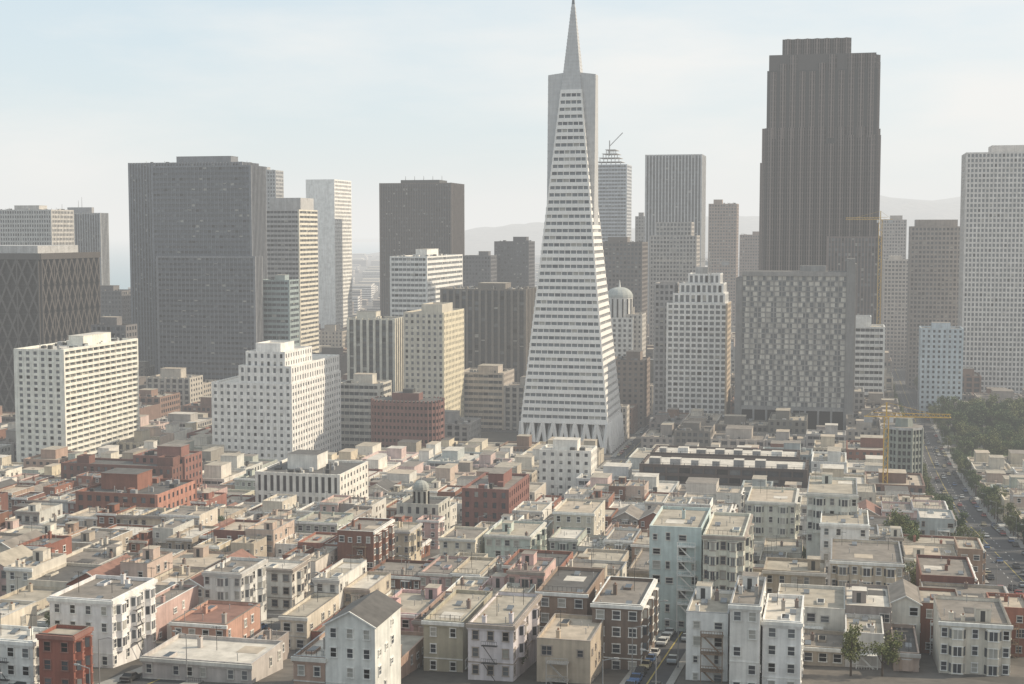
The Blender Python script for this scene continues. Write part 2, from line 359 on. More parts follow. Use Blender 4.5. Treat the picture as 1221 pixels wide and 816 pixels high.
tower('office_tower',1120,1085,1150,1150,270,'grid','grid',W_(.38,.34,.31),yb=400,depth=30,extra=None,ups=((.1,.85,.1,.9,262,'plain',None),))
tower('white_skyscraper',1040,1142,1150,1262,182,dict(bay=2.7,fl=3.6,pw=1.1,bh=1.35,pp=.5,bp=.4),None,W_(.68,.64,.60),mode='R',yb=425,depth=40,rnd=.15,core=GM,ups=((.28,.7,.2,.8,174,'plain',None),))
tower('office_building',950,1098,1148,1150,392,'punch','punch',W_(.50,.56,.60),yb=440,depth=22)
tower('office_building',1300,1052,1082,1084,310,'grid','grid',W_(.5,.45,.4),depth=30)
tower('office_building',1500,1048,1078,1079,262,'grid','grid',W_(.40,.36,.33),depth=30)
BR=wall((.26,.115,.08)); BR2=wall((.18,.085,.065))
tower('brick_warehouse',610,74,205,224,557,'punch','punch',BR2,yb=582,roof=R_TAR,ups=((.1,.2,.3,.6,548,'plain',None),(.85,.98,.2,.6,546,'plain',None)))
tower('brick_warehouse',480,92,188,234,590,dict(bay=3.4,fl=3.6,pw=1.7,bh=1.7,pp=.25,bp=.22),dict(bay=3.4,fl=3.6,pw=1.9,bh=1.8,pp=.25,bp=.22),BR,yb=655,roof=R_TAR,wmW=wall((.46,.23,.17)))  # west brick lighter and pinker: sun on that face put into its colour
tower('brick_warehouse',500,-10,62,88,622,'punch','punch',BR2,yb=665,roof=R_TAR)
tower('brick_warehouse',620,160,220,240,545,'punch','punch',wall((.26,.12,.095)),yb=575,roof=R_MID)
tower('brick_warehouse',500,552,606,630,584,'punch','punch',wall((.24,.11,.09)),yb=625,roof=R_MID)
tower('arcaded_white_building',520,306,405,438,566,dict(bay=2.6,fl=7.5,pw=1.2,bh=1.6,pp=.5,bp=.3),'punch',W_(.76,.73,.67),yb=612,roof=R_TAR)
tower('office_building',560,225,290,302,590,'horiz','horiz',W_(.58,.54,.42),yb=615)
tower('white_office_building',640,644,704,712,538,dict(bay=4,fl=3.8,pw=2.4,bh=2.2,pp=.3,bp=.26),'punch',W_(.80,.77,.71),yb=570,depth=16)
def e_terr(mb,w,d,h):
    for i in range(7):
        X=-w+3+i*(w-6)/7; mb.box(X,X+random.uniform(3,5),2,7,h-.9,h+random.uniform(1.4,2.8),random.choice((WHITE,METAL,W_(.25))),R_LITE)
    for i in range(16):
        X=-w+i*w/15; mb.box(X-.12,X+.12,-.9,-.75,h-.5,h+.9,DARK)
    mb.box(-w,0,-.9,-.8,h+.8,h+.9,DARK)
BRN=wall((.10,.075,.065))
tower('terraced_office_building',600,765,960,964,560,dict(bay=5.5,fl=3.8,pw=.7,bh=1.3,pp=.9,bp=.7),'vertw',BRN,yb=588,depth=26,extra=e_terr,pen=False,roof=R_LITE)
tower('terraced_office_building',655,778,950,954,545,dict(bay=5.5,fl=3.8,pw=.7,bh=1.3,pp=.9,bp=.7),'vertw',BRN,yb=560,depth=22,extra=e_terr,pen=False,roof=R_LITE)
tower('office_building',620,688,760,766,573,'horiz','horiz',W_(.55,.55,.54),yb=600,depth=26,roof=R_LITE)
def oct_tower():
    D=625; x,y,w,d,zt=solve(D,1056,1100,1101,512,595,18); g=gz(x,y)-3;h=zt-g; mb=MB(); m=W_(.30,.32,.28); c=(-w/2,w/2)
    P=lambda r:[(c[0]+r*math.cos(math.radians(22.5+45*i)),c[1]+r*math.sin(math.radians(22.5+45*i))) for i in range(8)]
    r=w/2*1.06; mb.prism(P(r*.95),0,h-1,GD,R_TAR)
    z=0
    while z<h-1: mb.prism(P(r*1.02),z,z+1.1,m); z+=3.1
    for q in P(r): mb.cyl(q[0],q[1],.6,0,h,m,6)
    for i in range(8):
        a,b=P(r)[i],P(r)[(i+1)%8]
        for t in (.33,.66): mb.cyl(a[0]+(b[0]-a[0])*t,a[1]+(b[1]-a[1])*t,.4,0,h-.5,m,6)
    mb.prism(P(r*1.05),h-.8,h+.3,W_(.45),R_MID); mb.prism(P(r*.5),h+.3,h+4,m,R_MID,sc=.9)
    mb.obj('octagonal_apartment_tower',(x,y,g))
oct_tower()
# ------------------------------------------------------------ Pyramid
def pyramid():
    T=sight(727,530)[0]; D=792; px=T*D; w=53
    a,s=w2g(px,D); FOOT.append((a-w-3,a+3,s-3,s+w+3)); cx,cy=g2w(a-w/2,s+w/2)
    H=262; hw=lambda z:26.5*(1-z/H)
    mb=MB(); m=wall((.74,.72,.69),.7,.10,.12); ms=wall((.46,.46,.46),.5,.15,.3)
    def fr(h0,h1,z0,z1,mt):
        mb.prism([(-h0,-h0),(h0,-h0),(h0,h0),(-h0,h0)],z0,z1,mt,sc=h1/h0,c=(0,0))
    zb=17.0; fl=4.05; z=zb
    fr(hw(0)-7,hw(zb)-7,0,zb,GK)
    fr(hw(zb)+.35,hw(zb+2.2)+.3,zb-.6,zb+2.2,m)
    z=zb+2.2
    while z<203:
        z1=z+1.85; fr(hw(z)-.35,hw(z1)-.35,z,z1,GM)
        z2=z+fl; fr(hw(z1)+.35,hw(z2)+.35,z1,z2,m)
        W=2*hw(z); k=max(2,round(W/3.4)); b=W/k
        for i in range(k+1):
            u=-hw(z)+i*b; r=.2 if 0<i<k else .5
            e=hw(z); e2=hw(z1)
            for sx in (-1,1):
                mb.box(u-r,u+r,sx*(e2-.4),sx*(e-.02),z-.05,z1+.05,m); mb.box(sx*(e2-.4),sx*(e-.01),u-r,u+r,z-.05,z1+.05,m)
            if i<k and random.random()<.35:
                g=random.choice((GD,GB,GB,GD)); mb.poly([(u,-e+.3,z),(u+b,-e+.3,z),(u+b,-e2+.3,z1),(u,-e2+.3,z1)],g); mb.poly([(e-.3,u,z),(e-.3,u+b,z),(e2-.3,u+b,z1),(e2-.3,u,z1)],g)
        z=z2
    zs=z
    fr(hw(zs)+.1,hw(254)+.05,zs,254,ms); fr(hw(254)+.05,.05,254,263,GM)
    q=zs+2
    while q<252: fr(hw(q)+.18,hw(q+.9)+.16,q,q+.9,ms); q+=2.0
    for sx in(-1,1):
        z0=122;z1=214;y0,y1=7.5,4.2;o0=13.75
        A=[(sx*2,-y0,z0),(sx*o0,-y0,z0),(sx*o0,y0,z0),(sx*2,y0,z0)];B=[(sx*2,-y1,z1+1.5),(sx*o0,-y1,z1),(sx*o0,y1,z1),(sx*2,y1,z1+1.5)]
        n0=len(mb.v); mb.v+=A+B
        for f in((0,1,5,4),(1,2,6,5),(2,3,7,6),(3,0,4,7),(4,5,6,7),(0,1,2,3)): mb.f.append(tuple(n0+i for i in f)); mb.m.append(mb.mi(ms))
        for j in range(22):
            zz=z0+4+j*4.05; t=(zz-z0)/(z1-z0); yy=y0+(y1-y0)*t
            mb.box(sx*5,sx*13.82,-yy-.06,-yy+.3,zz,zz+.35,ms)
    for rot in range(4):
        def tr(u,o,z):
            p=(u,-o);
            for _ in range(rot): p=(-p[1],p[0])
            return (p[0],p[1],z)
        nb=8
        for i in range(nb):
            u0=-1+2*i/nb;u1=-1+2*(i+1)/nb;um=(u0+u1)/2
            b0=hw(0);b1=hw(zb)
            mb.beam(tr(um*b0,b0,0),tr(u0*b1,b1,zb),.8,m); mb.beam(tr(um*b0,b0,0),tr(u1*b1,b1,zb),.8,m)
            mb.beam(tr(um*b0,b0,0),tr(um*b1,b1-6,zb),.5,m)
    mb.obj('pyramid_skyscraper',(cx,cy,0))
pyramid()
# ------------------------------------------------------------ cranes
def crane(x,y,base,H,jib,ang,r=.9,cm=YEL):
    mb=MB(); n=max(4,int(H/(2.2*r)))
    for i in(-1,1):
        for j in(-1,1): mb.beam((i*r,j*r,0),(i*r,j*r,H),.09*r+.04,cm)
    for k in range(n):
        z0=H*k/n;z1=H*(k+1)/n; s=1 if k%2 else -1
        for e in(-1,1): mb.beam((-s*r,e*r,z0),(s*r,e*r,z1),.07,cm); mb.beam((e*r,-s*r,z0),(e*r,s*r,z1),.07,cm)
    mb.beam((0,0,H),(0,0,H+6),.3,cm)
    for e in(-.7,.7): mb.beam((-jib*.35,e,H),(jib,e,H),.12,cm)
    mb.beam((-jib*.2,0,H+1.6),(jib,0,H+1.4),.12,cm)
    k=int(jib/2)
    for i in range(k): mb.beam((i*2,(-.7 if i%2 else .7),H),(i*2+1,0,H+1.5),.07,cm); mb.beam((i*2+1,0,H+1.5),(i*2+2,(.7 if i%2 else -.7),H),.07,cm)
    mb.beam((0,0,H+6),(jib*.7,0,H+1.5),.06,cm); mb.beam((0,0,H+6),(-jib*.33,0,H),.06,cm)
    mb.box(-jib*.35,-jib*.22,-1,1,H-2.4,H-.1,W_(.4)); mb.box(.9,2.6,-.9,.9,H-2.2,H-.2,W_(.6))
    mb.beam((jib*.6,0,H),(jib*.6,0,H-8),.05,DARK); mb.box(jib*.6-.4,jib*.6+.4,-.3,.3,H-9,H-8,DARK)
    mb.obj('tower_crane',(x,y,base),ang)
def at(px,py,D): t=sight(px,py); return t[0]*D,D,CAMZ+t[1]*D
X,Y,Z=at(1057,497,590); crane(X,Y,gz(X,Y),Z-gz(X,Y),26,math.radians(-8))
X,Y,Z=at(1050,262,1010); crane(X,Y,0,Z,24,math.radians(170),1.1)
X,Y,Z=at(846,312,880); crane(X,Y,Z-30,30,34,math.radians(178),.9,W_(.5,.48,.45))
# ------------------------------------------------------------ houses
PAL=[(.74,.71,.65),(.66,.60,.50),(.72,.69,.64),(.56,.50,.40),(.54,.43,.36),(.62,.61,.56),(.48,.51,.50),(.68,.59,.45),(.76,.75,.71),(.42,.36,.29),(.52,.45,.36),(.76,.72,.64),(.36,.32,.29),(.62,.44,.40),(.70,.65,.55),(.74,.69,.61),(.46,.49,.43),(.64,.50,.46),(.40,.28,.22)]
TRIM=[WHITE,W_(.62,.6,.55),W_(.35,.3,.26),WHITE,W_(.5,.48,.45)]
def win(mb,side,B,u,z,ww,wh,tr,g):
    mb.poly([SP(side,*B,uu,.025,zz) for uu,zz in((u,z),(u+ww,z),(u+ww,z+wh),(u,z+wh))],g)
    t=.12
    SB(mb,side,*B,u-t,u,-.02,.13,z,z+wh,tr); SB(mb,side,*B,u+ww,u+ww+t,-.02,.13,z,z+wh,tr)
    SB(mb,side,*B,u-t-.08,u+ww+t+.08,-.02,.2,z-.16,z-.002,tr); SB(mb,side,*B,u-t-.05,u+ww+t+.05,-.02,.18,z+wh+.002,z+wh+.18,tr)
    SB(mb,side,*B,u,u+ww,.026,.07,z+wh*.5-.04,z+wh*.5+.04,tr)
    if ww>1.6: SB(mb,side,*B,u+ww/2-.05,u+ww/2+.05,.03,.08,z,z+wh,tr)
def bayw(mb,side,B,u,bw,z0,z1,fh,wm,tr):
    p=.95;c=.6
    A=lambda uu,pp,zz:SP(side,*B,uu,pp,zz)
    pl=[(u,-.02),(u+c,p),(u+bw-c,p),(u+bw,-.02)]
    for (ua,pa),(ub,pb) in zip(pl,pl[1:]):
        mb.poly([A(ua,pa,z0),A(ub,pb,z0),A(ub,pb,z1),A(ua,pa,z1)],wm)
    mb.poly([A(a,b,z1) for a,b in pl],tr); mb.poly([A(a,b,z0) for a,b in pl],wm)
    nf=max(1,int((z1-z0)/fh+.3))
    for k in range(nf):
        z=z0+k*fh+.85
        if z+1.6>z1: break
        for (ua,pa),(ub,pb) in zip(pl,pl[1:]):
            L=math.hypot(ub-ua,pb-pa); du,dp=(ub-ua)/L,(pb-pa)/L; nu,np_=-dp,du
            if np_<0: nu,np_=-nu,-np_
            e=.22; 
            pts=[(ua+du*e+nu*.03,pa+dp*e+np_*.03),(ub-du*e+nu*.03,pb-dp*e+np_*.03)]
            mb.poly([A(*pts[0],z),A(*pts[1],z),A(*pts[1],z+1.6),A(*pts[0],z+1.6)],random.choice((GD,GM,GD,GB)))
        SB(mb,side,*B,u+c-.1,u+bw-c+.1,p-.02,p+.1,z-.18,z-.02,tr); SB(mb,side,*B,u+c-.1,u+bw-c+.1,p-.02,p+.1,z+1.62,z+1.76,tr)
        SB(mb,side,*B,u+bw/2-.05,u+bw/2+.05,p,p+.08,z-.01,z+1.61,tr)
def house(name,a,s,w,d,floors,col,N='win',W='few',bays=0,roof=None,trim=None,fh=3.05,E=None,zt=None,parapet=.6,gable=False):
    x,y=g2w(a,s); xc,yc=g2w(a+w/2,s+d/2); xn,yn=g2w(a+w/2,s); xs,ys=g2w(a+w/2,s+d)
    g=min(gz(xn,yn),gz(xs,ys))-2; G=gz(xc,yc)-g+.6
    H=G+floors*fh+.7 if zt is None else zt-g
    mb=MB(); wm=wall(col); tr=trim or random.choice(TRIM); roof=roof or random.choice(ROOFS)
    B=(0,w,0,d); pt=H-parapet
    if gable:
        pt=H-.9; mb.box(0,w,0,d,0,pt,wm,roof); rz=pt+w*.28
        rm=random.choice((R_RED,R_MID,R_TAR,R_GRAV)); e=.35
        mb.poly([(0,0,pt),(w,0,pt),(w/2,0,rz)],wm); mb.poly([(0,d,pt),(w,d,pt),(w/2,d,rz)],wm)
        for sg in(-1,1):
            xe=w/2+sg*(w/2+e); ze=pt-.28*e*2*.5
            mb.poly([(w/2,-e,rz+.08),(w/2,d+e,rz+.08),(xe,d+e,ze+.08),(xe,-e,ze+.08)],rm)
            mb.beam((w/2,-e,rz),(xe,-e,ze),.1,tr)
    else:
        mb.box(0,w,0,d,0,pt,wm,roof)
        t=.2
        cap=random.choice((wm,tr,wm,METAL,R_MID))
        mb.box(0,w,0,t,pt,H,wm); mb.box(0,w,d-t,d,pt,H-.003,wm); mb.box(0,t,t,d-t,pt,H-.006,wm); mb.box(w-t,w,t,d-t,pt,H-.006,wm)
        mb.box(-.05,w+.05,-.05,t+.03,H,H+.07,cap); mb.box(-.05,w+.05,d-t-.03,d+.05,H,H+.07,cap); mb.box(-.05,t+.03,t+.04,d-t-.04,H,H+.065,cap); mb.box(w-t-.03,w+.05,t+.04,d-t-.04,H,H+.065,cap)
    nf=max(1,int((H-.7)/fh))
    zt0=H-.7
    gl=lambda: random.choice((GD,GD,GM,GB,GK))
    def face(side,kind):
        L=w if side in'NS' else d
        if kind in('win','back','bay'):
            n=max(2,int(L/2.5)); b=L/n
            if kind=='bay':
                nb=bays or max(1,int(L/5.5)); bb=L/nb; bw=min(3.0,bb*.6)
                for i in range(nb):
                    bayw(mb,side,B,(i+.5)*bb-bw/2,bw,max(.5,zt0-min(floors,nf)*fh+ (fh if floors>2 else .8)),zt0-.35,fh,wm,tr)
                for f in range(min(floors,nf)):
                    for i in range(nb+1):
                        u=i*bb-.45
                        if i==0:u=.35
                        if i==nb:u=L-1.25
                        if L>4.5: win(mb,side,B,u,zt0-(f+1)*fh+.95,.9,1.55,tr,gl())
            else:
                ww=random.choice((.95,1.1,1.3))
                for f in range(min(nf,floors+2)):
                    for i in range(n):
                        if random.random()<(.08 if kind=='win' else .3): continue
                        win(mb,side,B,(i+.5)*b-ww/2,zt0-(f+1)*fh+.95,ww*(1 if kind=='win' else random.choice((.7,1,1.3))),1.5 if kind=='win' else random.choice((1.1,1.5)),tr,gl())
            if kind!='back':
                if not gable: SB(mb,side,*B,-.3,L+.3,0.01,.45,H-.75,H-.12,tr); SB(mb,side,*B,-.15,L+.15,0.012,.22,H-1.1,H-.76,wm)
                SB(mb,side,*B,0.02,L-.02,0.01,.1,zt0-fh*(min(nf,floors)-1)-.15,zt0-fh*(min(nf,floors)-1)+.05,tr)
                if w>7 and random.random()<.25:   # fire escape
                    u0=L*.5-1.4
                    for f in range(1,min(nf,floors)):
                        z=zt0-f*fh; SB(mb,side,*B,u0,u0+2.8,.46,1.3,z+.1,z+.16,DARK); SB(mb,side,*B,u0,u0+2.8,1.25,1.3,z+.95,z+1.0,DARK)
                        for q in range(8): SB(mb,side,*B,u0+q*.39,u0+q*.39+.04,1.25,1.29,z+.16,z+.95,DARK)
                        mb.beam(SP(side,*B,u0+.3,1.0,z+.1),SP(side,*B,u0+2.5,1.0,z-fh+.1),.05,DARK)
            elif w>6:
                pm=random.choice((WOOD,WHITE,W_(.45,.42,.38))); u0=random.uniform(.3,L-4.5);pw=3.8
                for f in range(1,min(nf,floors+1)):
                    z=zt0-f*fh
                    SB(mb,side,*B,u0,u0+pw,.0,1.7,z-.15,z,pm); SB(mb,side,*B,u0,u0+pw,1.62,1.7,z+.85,z+.95,pm)
                    for q in range(9): SB(mb,side,*B,u0+q*pw/8-.03,u0+q*pw/8+.03,1.63,1.69,z,z+.85,pm)
                    mb.beam(SP(side,*B,u0+.4,1.2,z-.1),SP(side,*B,u0+pw-.4,1.2,z-fh),.12,pm)
                for q in(0,1): SB(mb,side,*B,u0+q*(pw-.15),u0+q*(pw-.15)+.15,1.5,1.68,0,zt0-fh+.9,pm)
        elif kind=='few':
            for f in range(min(nf,floors+1)):
                for i in range(int(L/3.4)):
                    if random.random()<.6: win(mb,side,B,i*3.4+.8+random.random(),zt0-(f+1)*fh+1,random.choice((.7,.9,1.2)),random.choice((.9,1.4)),tr,gl())
    face('N',N); face('W',W); 
    if E: face('E',E)
    if w*d>38 and not gable:
        occ=[]
        def spot(p,q):
            if w-p-1.2<=0 or d-q-1.4<=0: return None
            for _ in range(12):
                X=random.uniform(.6,w-p-.6);Y=random.uniform(.8,d-q-.6)
                if all(X+p<o[0]-.15 or X>o[1]+.15 or Y+q<o[2]-.15 or Y>o[3]+.15 for o in occ): occ.append((X,X+p,Y,Y+q)); return X,Y
            return None
        if random.random()<.26:
            r=spot(2.6,3.2)
            if r: mb.box(r[0],r[0]+2.6,r[1],r[1]+3.2,pt,pt+2.3,wm,random.choice(ROOFS)); mb.box(r[0]-.12,r[0]+2.72,r[1]-.12,r[1]+3.32,pt+2.3,pt+2.42,wm,roof); mb.box(r[0]+.8,r[0]+1.6,r[1]-.03,r[1],pt+.05,pt+2,DARK)
        for _ in range(random.randint(0,2)):
            r=spot(.8,1.1)
            if r:
                ch=random.uniform(.9,1.8); cm=random.choice((wm,wm,W_(.4,.37,.34),W_(.25,.2,.18),wm)); mb.box(r[0],r[0]+.65,r[1],r[1]+.9,pt,pt+ch,cm); mb.box(r[0]-.08,r[0]+.73,r[1]-.08,r[1]+.98,pt+ch,pt+ch+.12,cm)
                mb.cyl(r[0]+.33,r[1]+.25,.13,pt+ch,pt+ch+.5,RUST,6); mb.cyl(r[0]+.33,r[1]+.65,.13,pt+ch,pt+ch+.4,RUST,6)
        if random.random()<.5:
            r=spot(1.6,3.4)
            if r: 
                X0,Y0=r; mb.box(X0,X0+1.5,Y0,Y0+3.2,pt,pt+.45,wm); mb.box(X0+.15,X0+1.35,Y0+.15,Y0+3.05,pt+.45,pt+.455,GK)  # light well: raised curb, dark panel painted as its shaded depth
        for _ in range(random.randint(0,2)):
            r=spot(1.2,1.6)
            if r:
                X0,Y0=r; mb.box(X0,X0+1.1,Y0,Y0+1.5,pt,pt+.3,METAL)
                mb.poly([(X0,Y0,pt+.305),(X0+1.1,Y0,pt+.305),(X0+1.1,Y0+1.5,pt+.65),(X0,Y0+1.5,pt+.65)],GM); mb.poly([(X0,Y0+1.5,pt+.3),(X0+1.1,Y0+1.5,pt+.3),(X0+1.1,Y0+1.5,pt+.65),(X0,Y0+1.5,pt+.65)],METAL)
        for _ in range(random.randint(1,5)):
            r=spot(.3,.3)
            if r: hh=random.uniform(.4,1.4); mb.cyl(r[0]+.15,r[1]+.15,.07,pt,pt+hh,METAL,6); mb.cyl(r[0]+.15,r[1]+.15,.14,pt+hh,pt+hh+.15,METAL,6,.4)
        for _ in range(random.choice((0,1,1,2))):
            r=spot(.5,.5)
            if r:
                X0,Y0=r; hh=random.uniform(2.5,4.5); mb.beam((X0,Y0,pt),(X0,Y0,pt+hh),.04,DARK); mb.beam((X0-.9,Y0,pt+hh-.2),(X0+.9,Y0,pt+hh-.2),.03,DARK)
                for q in range(5): mb.beam((X0-.8+q*.4,Y0-.5,pt+hh-.2),(X0-.8+q*.4,Y0+.5,pt+hh-.2),.022,DARK)
        if random.random()<.4:
            r=spot(min(4,w-2),min(4,d-3))
            if r:
                q=min(4,w-2); e=min(4,d-3); mb.box(r[0],r[0]+q,r[1],r[1]+e,pt,pt+.05,random.choice((R_LITE,R_TAR,R_TAN)))
        if random.random()<.18:
            for q in range(int(w/.9)): mb.box(.3+q*.9,.36+q*.9,.25,.31,H+.07,H+.95,DARK)
            mb.box(.3,w-.3,.25,.31,H+.95,H+1.0,DARK)
    mb.obj(name,(x,y,g)); 
def hplace(name,D,L,C,R,yt,floors,col,yb=None,depth=None,**k):
    x,y,w,d,zt=solve(D,L,C,R,yt,yb or yt+80,depth)
    a,s=w2g(x,y); FOOT.append((a-w,a,s-(12 if D<310 else 7),s)); house(name,a-w,s,w,d,floors,col,zt=zt,**k)
hplace('white_apartment_house',252,60,134,186,716,4,(.76,.74,.73),yb=800,N='win',W='bay',bays=3,roof=R_MID)
hplace('ornate_white_house',232,-30,40,70,765,4,(.78,.77,.73),yb=840,N='win',W='bay',bays=2)
hplace('brick_house',226,47,88,109,758,4,(.28,.10,.07),yb=840,N='win',W='bay',bays=2,trim=W_(.3,.15,.12))
hplace('pink_house',262,398,440,468,745,3,(.66,.42,.39),yb=800,N='win',W='few',depth=20)
hplace('pink_house',275,447,506,512,733,3,(.60,.42,.41),yb=790,N='win',W='few',depth=18)
hplace('beige_house',248,505,552,558,742,3,(.42,.38,.29),yb=795,N='win',W='few',depth=22,roof=R_GRAV,trim=WHITE)
hplace('lavender_house',240,558,612,626,746,3,(.64,.60,.62),yb=798,N='win',W='bay',bays=2,depth=22,roof=R_GRAV)
hplace('pale_green_apartment_house',292,774,836,838,630,5,(.54,.62,.60),yb=740,N='back',W='few',depth=22,roof=R_GRAV)
hplace('cream_apartment_house',284,838,886,890,640,5,(.66,.65,.56),yb=735,N='bay',W='bay',bays=2,depth=24,roof=R_GRAV)
hplace('white_apartment_house',240,818,868,870,732,3,(.76,.75,.72),yb=790,N='back',W='few',depth=16,roof=R_GRAV)
hplace('white_apartment_house',236,870,906,908,722,4,(.70,.68,.64),yb=790,N='win',W='few',depth=20,roof=R_MID)
hplace('white_apartment_house',236,909,955,957,742,4,(.78,.77,.75),yb=800,N='win',W='few',depth=18,roof=R_LITE)
hplace('cream_apartment_house',300,990,1076,1078,672,4,(.60,.52,.41),yb=750,N='bay',W='few',bays=3,depth=22,roof=R_MID)
hplace('white_apartment_house',345,962,1022,1024,590,4,(.68,.68,.61),yb=640,N='bay',W='few',bays=2,depth=24)
hplace('white_house',330,978,1036,1037,626,3,(.78,.78,.76),yb=665,N='win',W='few',depth=18)
hplace('apartment_house',400,890,948,950,600,4,(.62,.62,.54),yb=650,N='bay',W='bay',bays=2,depth=24)
hplace('apartment_house',380,578,632,648,640,4,(.54,.60,.54),yb=700,N='win',W='bay',bays=3,depth=20)
hplace('apartment_house',400,660,708,714,612,4,(.58,.54,.46),yb=660,N='win',W='few',depth=20)
hplace('white_house',360,186,300,318,686,3,(.76,.73,.68),yb=725,N='win',W='bay',bays=2,depth=20)
hplace('stucco_house',345,320,338,350,680,3,(.76,.72,.65),yb=725,N='win',W='bay',depth=18)
hplace('terracotta_roof_house',262,205,270,310,745,2,(.50,.30,.23),yb=780,N='win',W='few',depth=16,roof=R_RED)
hplace('brown_flat_house',262,640,700,703,708,3,(.30,.22,.17),yb=770,N='win',W='few',depth=20,roof=R_TAR)
hplace('brown_flat_house',250,706,764,786,722,4,(.20,.15,.12),yb=790,N='win',W='bay',bays=3,depth=20,roof=R_MID)
hplace('tan_house',238,640,704,706,765,2,(.48,.40,.31),yb=810,N='back',W='few',depth=16,roof=R_TAN)
hplace('grey_house',238,170,300,345,792,2,(.50,.46,.43),yb=816,N='win',W='few',depth=14,roof=R_LITE)
hplace('cream_house',245,1120,1205,1207,745,4,(.66,.61,.52),yb=810,N='bay',W='few',bays=2,depth=18,roof=R_MID)
def cupola():
    X,Y,Z=at(498,590,470); a,s=w2g(X,Y); FOOT.append((a-8,a+8,s,s+14)); mb=MB(); m=W_(.52,.50,.44); g=gz(X,Y)-2; h=Z-g
    volume(mb,-7,7,0,14,0,h-3,dict(bay=3,fl=3.4,pw=1.6,bh=1.5,pp=.3,bp=.25),'punch',m,pen=False)
    mb.prism([(2.6*math.cos(math.radians(45*i+22.5)),4+2.6*math.sin(math.radians(45*i+22.5))) for i in range(8)],h-4,h+1.2,m)
    for i in range(8): mb.cyl(2.5*math.cos(math.radians(45*i)),4+2.5*math.sin(math.radians(45*i)),.45,h-3.8,h+.6,GK,6)
    r=2.9;z=h+1.2
    for k in range(5):
        r2=2.9*math.cos((k+1)*math.pi/10.5); z2=h+1.2+3*math.sin((k+1)*math.pi/10); mb.cyl(0,4,r,z,z2,wall((.35,.36,.33)),12,r2/r); r=r2;z=z2
    mb.cyl(0,4,.25,z,z+2,METAL,6,.3)
    mb.obj('domed_corner_building',(X,Y,g))
cupola()
def dome():
    X,Y,Z=at(736,345,1000); mb=MB(); m=W_(.66,.65,.62); r=9
    volume(mb,-11,11,0,22,0,Z-20,'punch','punch',m,pen=False); mb.cyl(0,11,9.5,Z-21,Z-6,m,16)
    for i in range(16): mb.cyl(9.4*math.cos(i*math.pi/8),11+9.4*math.sin(i*math.pi/8),.6,Z-20.5,Z-7,GK,6)
    r=9.8;z=Z-6
    for k in range(6):
        r2=9.8*math.cos((k+1)*math.pi/13); z2=Z-6+7*math.sin((k+1)*math.pi/12); mb.cyl(0,11,r,z,z2,W_(.4,.42,.4),16,r2/r); r=r2;z=z2
    mb.cyl(0,11,.8,z,z+5,m,6,.3)
    mb.obj('domed_building',(X,Y,0))
dome()
# ------------------------------------------------------------ block fill
NS=[-560,-410,-262,-114,50,190,330,470]
EW=[205,298,390,480,570,665,765,860,955,1050,1145,1240,1335,1430]
def hit(a0,a1,s0,s1,m=.4):
    return any(a0<f[1]+m and a1>f[0]-m and s0<f[3]+m and s1>f[2]-m for f in FOOT)
def vis(a,s):
    x,y=g2w(a,s); return y>130 and abs(x)/y<.42
cnt=0
FSTY=['punch','grid','punch','horiz','fine','vertw']
def shade(c):
    k=random.uniform(.82,1.03); return tuple(round(v*k,2) for v in c)
def addhouse(a,t0,w,t1,s0,kN,last,low):
    global cnt
    if t1-t0<5.5: return
    y=g2w(a,t0)[1]
    if y<224: return
    fl=random.choice((2,3,3,4)) if y<300 else random.choice((3,3,4,3,4))
    if low: fl=max(1,fl-random.choice((1,2,2)))
    left=a<-130 and t0>340
    brick=random.random()<(.38 if left else .09)
    c=shade(random.choice(PAL) if not brick else random.choice(((.27,.12,.08),(.21,.10,.075),(.33,.15,.11))))
    N='back' if kN=='back' and random.random()<.5 else random.choice(('bay','win','win'))
    gb=random.random()<.06 and w<11 and t1-t0<20
    house('row_house' if not brick else 'brick_row_house',a,t0,w-.06,t1-t0-.05,fl,c,N=N,W='bay' if last else 'few',E='few' if a>-40 else None,fh=random.choice((2.9,3.05,3.2,3.35)),gable=gb); cnt+=1
